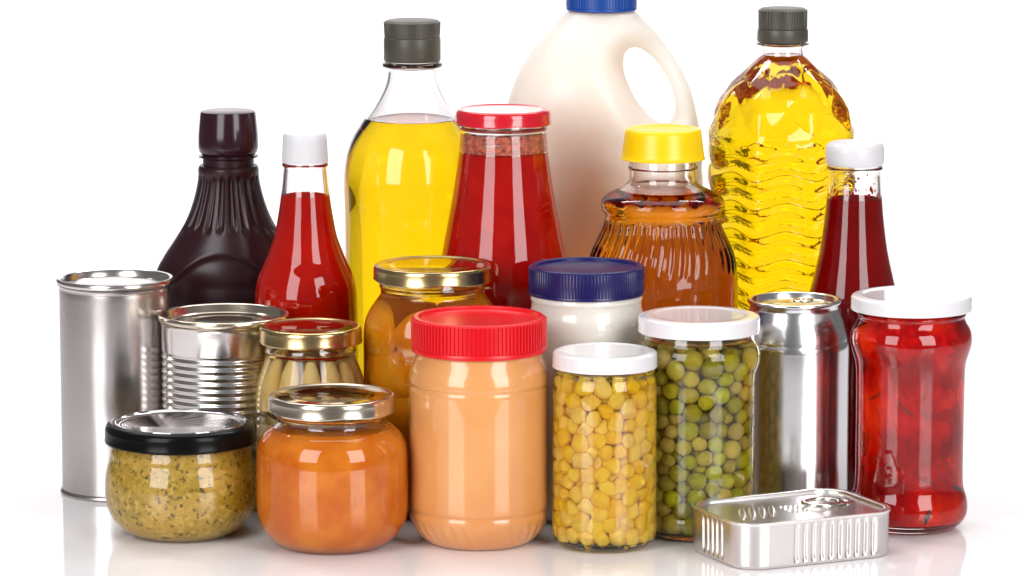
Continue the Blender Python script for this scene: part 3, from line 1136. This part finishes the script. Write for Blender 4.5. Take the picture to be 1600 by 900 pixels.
def cooking_oil():
    t = Thing('oil_bottle', 'clear faceted plastic bottle of golden cooking oil with wavy ribs and charcoal cap', 'bottle', 1221.5, 200, 29)
    rows = [(60, 33), (66, 34), (67, 41), (69, 41), (71, 33), (78, 32), (86, 33), (90, 38), (112, 62), (134, 83), (146, 92), (159, 98), (180, 106), (203, 112), (225, 113.5), (300, 113.5), (500, 113.5), (660, 113), (710, 108), (722, 98)]
    p = spline([(a, b, i in (13, 14, 15)) for i, (a, b, _) in enumerate(t.rows(rows))], 4)
    z0 = p[0][1]
    p = [(r, (z - z0) * (5 / (5 - z0)) if z < 5 else z) for r, z in p]
    zs = t.z(86); zm = t.z(215)
    pitch = 44 / 22.4

    def fn(th, r, z):
        if r < .5: return (r * math.cos(th), r * math.sin(th), z)
        # neck is round, body a rounded octagon
        k = max(0, min(1, (zs - z) / 2.0))
        q = sum(max(0, math.cos(th - i * PI / 4)) ** 26 for i in range(8)) ** (-1 / 26)
        q = q / (2 * math.cos(0) ** 26) ** (-1 / 26) if False else q
        r = r * (1 + k * (q - 1))
        ph = ((th + PI / 8) / (PI / 4)) % 1.0          # 0..1 across a face
        u = ph - .5
        if z < zm - .2:
            e = min(1, (zm - .2 - z) / .6) * min(1, z / 2.5)
            w_ = z - .2 * math.cos(2 * PI * u)
            f = (w_ / pitch) % 1.0
            d = min(f, 1 - f) * pitch
            f2 = ((w_ + .55 * pitch) / pitch) % 1.0
            d2 = min(f2, 1 - f2) * pitch
            r -= e * (.3 * math.exp(-(d / .3) ** 2) + .1 * math.exp(-(d2 / .22) ** 2) * max(0, 1 - (u / .34) ** 2))
        elif z < zs - .3:
            # diamond facets on the shoulders
            e = min(1, (zs - .3 - z) / 1.2) * min(1, (z - zm + .6) / .8)
            H = (zs - zm) * .62
            a_ = 2 * (th / (PI / 4)) / 1 * .5 + (zs - z) / H
            b_ = 2 * (th / (PI / 4)) / 1 * .5 - (zs - z) / H
            ta = abs((a_ % 1) - .5) * 2; tb = abs((b_ % 1) - .5) * 2
            r -= e * .24 * (max(ta, tb) + min(ta, tb) * .35 - .4)
        return (r * math.cos(th), r * math.sin(th), z)
    vessel(t, p, .12, .4, t.z(86), 'plastic_clear', 'oil2', 'cooking_oil', fn=fn, n=224, step=.13, bname='clear_bottle', angle=28, lap=.04)
    zt = t.z(12); zb = t.z(65); zk = t.z(43); R = t.r(39.5, 50)
    cap = [(0, zt), (R - .45, zt), (R - .25, zt - .03), (R - .12, zt - .14), (R - .11, zt - .16), (R - .06, zk), (R - .1, zk - .04), (R - .03, zk - .08), (R, zk - .25), (R + .02, zb + .1), (R - .03, zb), (R - .2, zb), (R - .2, zt - .3), (0, zt - .3)]
    lathe('cap', cap, M['dark_cap'], t.o, 48 * 8, ribbed(R - .12, zk + .02, zt - .15, 48, .06), 40)


cooking_oil()


def ketchup_right():
    t = Thing('ketchup_bottle', 'glass bottle of dark red ketchup with rounded white cap beside the cooking oil', 'bottle', 1335, 300, 20)
    p = spline(t.rows([(250, 41), (258, 42), (262, 44), (266, 42.5), (272, 41.5), (290, 42), (310, 43.5), (343, 46.5), (390, 53), (433, 62.5), (460, 69), (490, 74), (530, 76.5), (650, 77), (735, 76), (755, 72), (765, 62)]), 6)
    z0 = p[0][1]
    p = [(r, (z - z0) * (4 / (4 - z0)) if z < 4 else z) for r, z in p]
    g, c, inner = vessel(t, p, .2, .5, t.z(309), 'glass', 'ketchup2', 'ketchup', bname='glass_bottle')
    # smears and drops left on the inside of the neck
    rng = random.Random(8)
    bm = bmesh.new()
    for k in range(46):
        th = rng.uniform(0, 2 * PI); z = t.z(309) + abs(rng.gauss(0, .55))
        if z > t.z(272): continue
        rr = interp(inner, z)
        s = rng.uniform(.03, .1)
        blob(bm, (rr * math.cos(th), rr * math.sin(th), z), s, s, s * rng.uniform(1, 2.2), th, 8, 6)
    link_mesh('ketchup_drops', bm, M['ketchup'], c)
    zt = t.z(221); zb = t.z(257); R = t.r(46, 240)
    cap = [(0, zt - .1), (R - 1.05, zt - .1), (R - .95, zt - .08), (R - .85, zt - .01), (R - .7, zt), (R - .45, zt - .02), (R - .25, zt - .08), (R - .1, zt - .2), (R - .02, zt - .4), (R, zt - .6), (R, zb + .35), (R - .03, zb + .15), (R - .1, zb), (R - .3, zb), (R - .3, zt - .4), (0, zt - .4)]
    lathe('cap', cap, M['white_cap'], t.o, 96, None, 50)


ketchup_right()


# ------------------------------------------------------------------ asparagus jar
def asparagus_jar():
    t = Thing('glass_jar', 'small jar of pale asparagus spears with gold lid behind the orange jam', 'jar', 485.5, 540, 11.3)
    p = spline(t.rows([(526, 68), (536, 69.5), (542, 71.5), (547, 72), (552, 70), (560, 71.5), (570, 75), (583, 79.5), (595, 83), (618, 86.5), (640, 87), (760, 87), (785, 84), (798, 76), (805, 66)]), 5)
    z0 = p[0][1]
    p = [(r, (z - z0) * (3 / (3 - z0)) if z < 3 else z) for r, z in p]
    g, c, inner = vessel(t, p, .2, .5, t.z(548), 'glass', 'brine_pale', 'brine', bname='glass_jar')
    press_lid(t, 'lid', M['gold'], t.r(80, 520), t.z(534.5), t.z(513), t.r(74, 509), t.z(508), .12, .03, wave=.1, panel=.25)
    lid = [c_ for c_ in t.o.children if c_.name.startswith('lid')][0]
    rp = t.r(74, 509) - .3; zt = t.z(508)
    lathe('lid_panel', [(0, zt - .1), (rp - .7, zt - .1), (rp - .6, zt - .07), (rp - .5, zt - .1), (rp - .02, zt - .11), (rp - .1, zt - .14), (0, zt - .14)], M['gold_dark'], lid, 96, None, 50)
    rng = random.Random(5)
    n = 12
    for k in range(n + 3):
        bm = bmesh.new()
        th = 2 * PI * k / n + rng.uniform(-.06, .06) if k < n else 2 * PI * (k - n) / 3
        R0 = 2.55 if k < n else 1.1
        rad = rng.uniform(.64, .76)
        ht = t.z(556) - rng.uniform(0, .5)
        pts = []
        rads = []
        for j in range(13):
            s = j / 12
            z = .62 + (ht - .62) * s
            lim = interp(inner, z) - rad - .06
            rr = min(R0 * (1 + .02 * math.sin(j)), lim)
            pts.append((rr * math.cos(th), rr * math.sin(th), z))
            rads.append(rad * (1 if s < .8 else 1 - .6 * ((s - .8) / .2) ** 2))
        tube(bm, pts, rads, 14)
        o = link_mesh('asparagus_spear', bm, M['asparagus'], None)
        o.location = (t.X * .01, t.Y * .01, 0)
        o['label'] = 'pale asparagus spear standing upright in the small gold lidded jar'
        o['category'] = 'asparagus spear'
        o['group'] = 'asparagus spears in the small jar'


asparagus_jar()


# ------------------------------------------------------------------ peach jar
def peach_jar():
    t = Thing('glass_jar', 'jar of orange peach halves in syrup with gold lid behind the peanut butter', 'jar', 676, 430, 13.2)
    p = spline(t.rows([(430, 80), (440, 81.5), (446, 83.5), (450, 82), (458, 81.5), (464, 85), (475, 93), (488, 101), (502, 106), (518, 108), (560, 108), (730, 108), (760, 106), (785, 98), (795, 84)]), 5)
    z0 = p[0][1]
    p = [(r, (z - z0) * (3 / (3 - z0)) if z < 3 else z) for r, z in p]
    g, c, inner = vessel(t, p, .22, .5, t.z(452), 'glass', 'syrup_orange', 'syrup', bname='glass_jar')
    press_lid(t, 'lid', M['gold'], t.r(92.5, 425), t.z(438), t.z(417), t.r(88, 413), t.z(412), .12, .03, wave=.16, panel=.25)
    lid = [c_ for c_ in t.o.children if c_.name.startswith('lid')][0]
    rp = t.r(88, 413) - .3; zt = t.z(412)
    lathe('lid_panel', [(0, zt - .1), (rp - .7, zt - .1), (rp - .6, zt - .07), (rp - .5, zt - .1), (rp - .02, zt - .11), (rp - .1, zt - .14), (0, zt - .14)], M['gold_dark'], lid, 96, None, 50)
    rng = random.Random(6)
    k = 0
    for lev in range(5):
        for j in range(5):
            th = 2 * PI * j / 5 + lev * .8 - 2.3
            z = 2.3 + lev * 2.45
            if z > t.z(475): continue
            rad = rng.uniform(2.2, 2.5)
            rr = max(.6, interp(inner, z) - rad * .5 - .1)
            bm = bmesh.new()
            blob(bm, (0, 0, 0), rad * .5, rad, rad * .82, 0, 28, 18)
            for v in bm.verts:
                f = 1 + .03 * math.sin(v.co.x * 3 + k) + .025 * math.sin(v.co.z * 4 + 2 * k)
                v.co *= f
                if v.co.x < -.1: v.co.x = -.1 + (v.co.x + .1) * .2
            o = link_mesh('peach_half', bm, M['peach'], None)
            o.location = ((t.X + rr * math.cos(th)) * .01, (t.Y + rr * math.sin(th)) * .01, z * .01)
            o.rotation_euler = (rng.uniform(-.3, .3), rng.uniform(-.2, .2), th)
            o['label'] = 'orange peach half in syrup behind the red ribbed lid'
            o['category'] = 'peach half'
            o['group'] = 'peach halves in the gold lidded jar'
            k += 1


peach_jar()


# ------------------------------------------------------------------ mayonnaise jar
def mayo_jar():
    t = Thing('plastic_jar', 'jar of white mayonnaise with navy blue ribbed screw lid', 'jar', 916.5, 430, 10.9)
    p = spline(t.rows([(450, 84), (459, 86), (465, 87.5), (471, 86), (480, 86.5), (492, 90), (510, 92), (640, 92), (760, 92), (790, 88), (803, 74)]), 5)
    z0 = p[0][1]
    p = [(r, (z - z0) * (3 / (3 - z0)) if z < 3 else z) for r, z in p]
    lathe('jar_body', [(0, .1), (p[0][0] * .9, .03)] + p + [(0, p[-1][1])], M['mayo'], t.o, 128, None, 40)
    R = t.r(90, 440); zt = t.z(414); zb = t.z(458)
    poly = [(0, zt - .28), (R - .6, zt - .28), (R - .5, zt - .24), (R - .4, zt - .04), (R - .3, zt), (R - .12, zt), (R - .03, zt - .06), (R, zt - .12), (R, zt - .14), (R, zb + .2), (R, zb + .18), (R + .03, zb + .12), (R + .02, zb), (R - .2, zb), (R - .2, zt - .5), (0, zt - .5)]
    lathe('lid', poly, M['navy_cap'], t.o, 110 * 6, ribbed(R, zb + .19, zt - .13, 110, .03), 40)


mayo_jar()


# ------------------------------------------------------------------ drink can
def drink_can():
    t = Thing('drink_can', 'plain silver aluminium drink can with pull tab beside the pea jar', 'can', 1241.5, 470, 12.6)
    zt = t.z(466.5); R = t.r(74, 470)
    q = [(t.r(hw, y), t.z(y), False) for y, hw in ((770, 84), (765, 85.5), (700, 86), (600, 86), (545, 86.3), (538, 86.2), (533, 85.2), (530, 83.8), (526, 83.2), (510, 79.5), (496, 75.5), (486, 71.5), (480, 69.6), (476, 69.8))]
    p = spline(q, 5)
    z0 = p[0][1]
    p = [(r, (z - z0) * (3 / (3 - z0)) if z < 3 else z) for r, z in p]
    p = [(0, .8), (1.6, .6), (2.3, .15), (2.5, 0), (2.65, .02), (3.0, .4)] + [(r, z + .7 if z < .7 else z) for r, z in p if z > .05]
    p += [(R - .16, zt - .34), (R - .3, zt - .4), (0, zt - .8)]
    lathe('can_body', p, M['alu'], t.o, 144, None, 50)
    lid = [(0, zt - .42), (R - 1.2, zt - .42), (R - 1.0, zt - .4), (R - .9, zt - .36), (R - .78, zt - .42), (R - .66, zt - .62), (R - .5, zt - .64), (R - .42, zt - .5), (R - .3, zt - .1), (R - .24, zt - .02), (R - .14, zt + .01), (R - .04, zt - .03), (R, zt - .12), (R - .02, zt - .24),
           (R - .12, zt - .33), (R - .24, zt - .36), (R - .4, zt - .66), (R - .7, zt - .75), (0, zt - .7)]
    lathe('can_lid', lid, M['alu'], t.o, 128, None, 50)
    bm = bmesh.new()
    zz = zt - .16
    ring = [(.55 + .62 * math.cos(a), .52 * math.sin(a), zz + .03) for a in [2 * PI * k / 32 for k in range(32)]]
    tube(bm, ring, .15, 10, True, .7)
    tube(bm, [(-.25 - .16 * k, 0, zz - .01) for k in range(7)], [.45, .52, .55, .52, .45, .36, .2], 12, False, .13)
    blob(bm, (-.2, 0, zz + .03), .2, .2, .1)
    o = link_mesh('pull_tab', bm, M['gold_pale'], t.o, 50)  # steel tab tinted gold in place of the yellow oil's reflection
    o.rotation_euler = (0, 0, .25)


drink_can()


# ------------------------------------------------------------------ milk jug (implicit surface)
def surface_nets(Fv, org, h):
    nx, ny, nz = Fv.shape
    S = Fv < 0
    cells = np.zeros((nx - 1, ny - 1, nz - 1, 3)); cnt = np.zeros((nx - 1, ny - 1, nz - 1))
    cor = [(i, j, k) for i in (0, 1) for j in (0, 1) for k in (0, 1)]
    sl = lambda c: (slice(c[0], nx - 1 + c[0]), slice(c[1], ny - 1 + c[1]), slice(c[2], nz - 1 + c[2]))
    for a in cor:
        for ax in range(3):
            if a[ax]: continue
            b = list(a); b[ax] = 1
            fa, fb = Fv[sl(a)], Fv[sl(b)]
            m = (fa < 0) != (fb < 0)
            tt = np.where(m, fa / np.where(m, fa - fb, 1), 0)
            for c in range(3):
                cells[..., c] += np.where(m, a[c] + (tt if c == ax else 0), 0)
            cnt += m
    act = cnt > 0
    idx = -np.ones(act.shape, int)
    idx[act] = np.arange(act.sum())
    I = np.argwhere(act)
    V = (cells[act] / cnt[act][:, None] + I) * h + org
    faces = []
    for ax in range(3):
        b1, b2 = (ax + 1) % 3, (ax + 2) % 3
        A = np.moveaxis(S, ax, 0); m = A[:-1] != A[1:]
        m = np.moveaxis(m, 0, ax)
        for e in np.argwhere(m):
            if e[b1] == 0 or e[b2] == 0: continue
            qd = []
            for d1, d2 in ((0, 0), (1, 0), (1, 1), (0, 1)):
                c = e.copy(); c[b1] -= d1; c[b2] -= d2
                if (c >= act.shape).any(): break
                qd.append(idx[tuple(c)])
            if len(qd) == 4 and min(qd) >= 0:
                faces.append(qd)
    return V, faces


def milk_jug():
    t = Thing('milk_jug', 'large milky white plastic jug with blue cap and moulded handle', 'jug', 939.5, 100, 34)
    rows = [(17, 53), (22, 57), (51, 86), (79, 108), (112, 128), (145, 142), (190, 152), (240, 158), (300, 160), (600, 160), (690, 158), (705, 150)]
    zs = np.array([t.z(y) for y, hw in rows][::-1]); hx = np.array([t.r(hw, y) for y, hw in rows][::-1])
    zs[0] = 0
    h = .25
    xs = np.arange(-8.6, 8.7, h); ys = np.arange(-6.2, 6.3, h); zz = np.arange(-.5, t.z(10) + .5, h)
    X, Yg, Z = np.meshgrid(xs, ys, zz, indexing='ij')
    HX = np.interp(Z, zs, hx)
    # groove around the body
    HX = HX - .1 * np.exp(-((Z - t.z(263)) / .22) ** 2)
    zcap = t.z(17)
    k = np.clip((zcap - Z) / 9, 0, 1) ** .8
    HY = HX * (1 - .28 * k)
    # handle gets thin in depth right of the hole
    ax0 = (t.r(985 - 939.5, 78), t.z(78)); ax1 = (t.r(1042 - 939.5, 188), t.z(188))
    cx, cz = (ax0[0] + ax1[0]) / 2, (ax0[1] + ax1[1]) / 2
    dx, dz = ax1[0] - ax0[0], ax1[1] - ax0[1]
    La = math.hypot(dx, dz) / 2; dx /= 2 * La; dz /= 2 * La
    u = (X - cx) * dx + (Z - cz) * dz
    v = -(X - cx) * dz + (Z - cz) * dx       # positive to the upper right (towards the handle)
    v = v if True else -v
    side = 1 / (1 + np.exp(-np.clip((v + 1.3) / .45, -30, 30)))
    along = np.exp(-np.clip(np.abs(u) / (La + 1.0), 0, 3) ** 4)
    HYh = 1.5
    w_ = side * along
    HY = HY * (1 - w_) + np.minimum(HY, HYh) * w_
    n = 2.5
    q = ((np.abs(X) / HX) ** n + (np.abs(Yg) / HY) ** n) ** (1 / n)
    d = (q - 1) * np.minimum(HX, HY)
    d = np.maximum(d, np.maximum(-Z, Z - zcap))
    e = np.sqrt((u / (La + .3)) ** 2 + (v / 1.33) ** 2)
    hole = (1 - e) * 1.15                     # >0 inside the hole
    kk = .7
    hh = np.clip(.5 + .5 * (d - (hole)) / kk, 0, 1)
    dd = d * hh + hole * (1 - hh) + kk * hh * (1 - hh)
    V, Fc = surface_nets(dd, np.array([xs[0], ys[0], zz[0]]), h)
    bm = bmesh.new()
    vs = [bm.verts.new(p) for p in V]
    for f in Fc:
        try: bm.faces.new([vs[i] for i in f])
        except ValueError: pass
    for _ in range(3):
        bmesh.ops.smooth_vert(bm, verts=bm.verts, factor=.5, use_axis_x=True, use_axis_y=True, use_axis_z=True)
    link_mesh('jug_body', bm, M['hdpe'], t.o, 70)
    zb = t.z(15); zt = zb + 2.4; R = t.r(54, 10)
    cap = [(0, zt), (R - .3, zt), (R - .08, zt - .06), (R, zt - .2), (R, zt - .22), (R, zb + .22), (R, zb + .2), (R + .04, zb + .15), (R + .04, zb + .02), (R, zb - .03), (R - .2, zb - .03), (R - .2, zt - .3), (0, zt - .3)]
    lathe('cap', cap, M['blue_cap'], t.o, 70 * 6, ribbed(R, zb + .21, zt - .21, 70, .05), 40)


milk_jug()
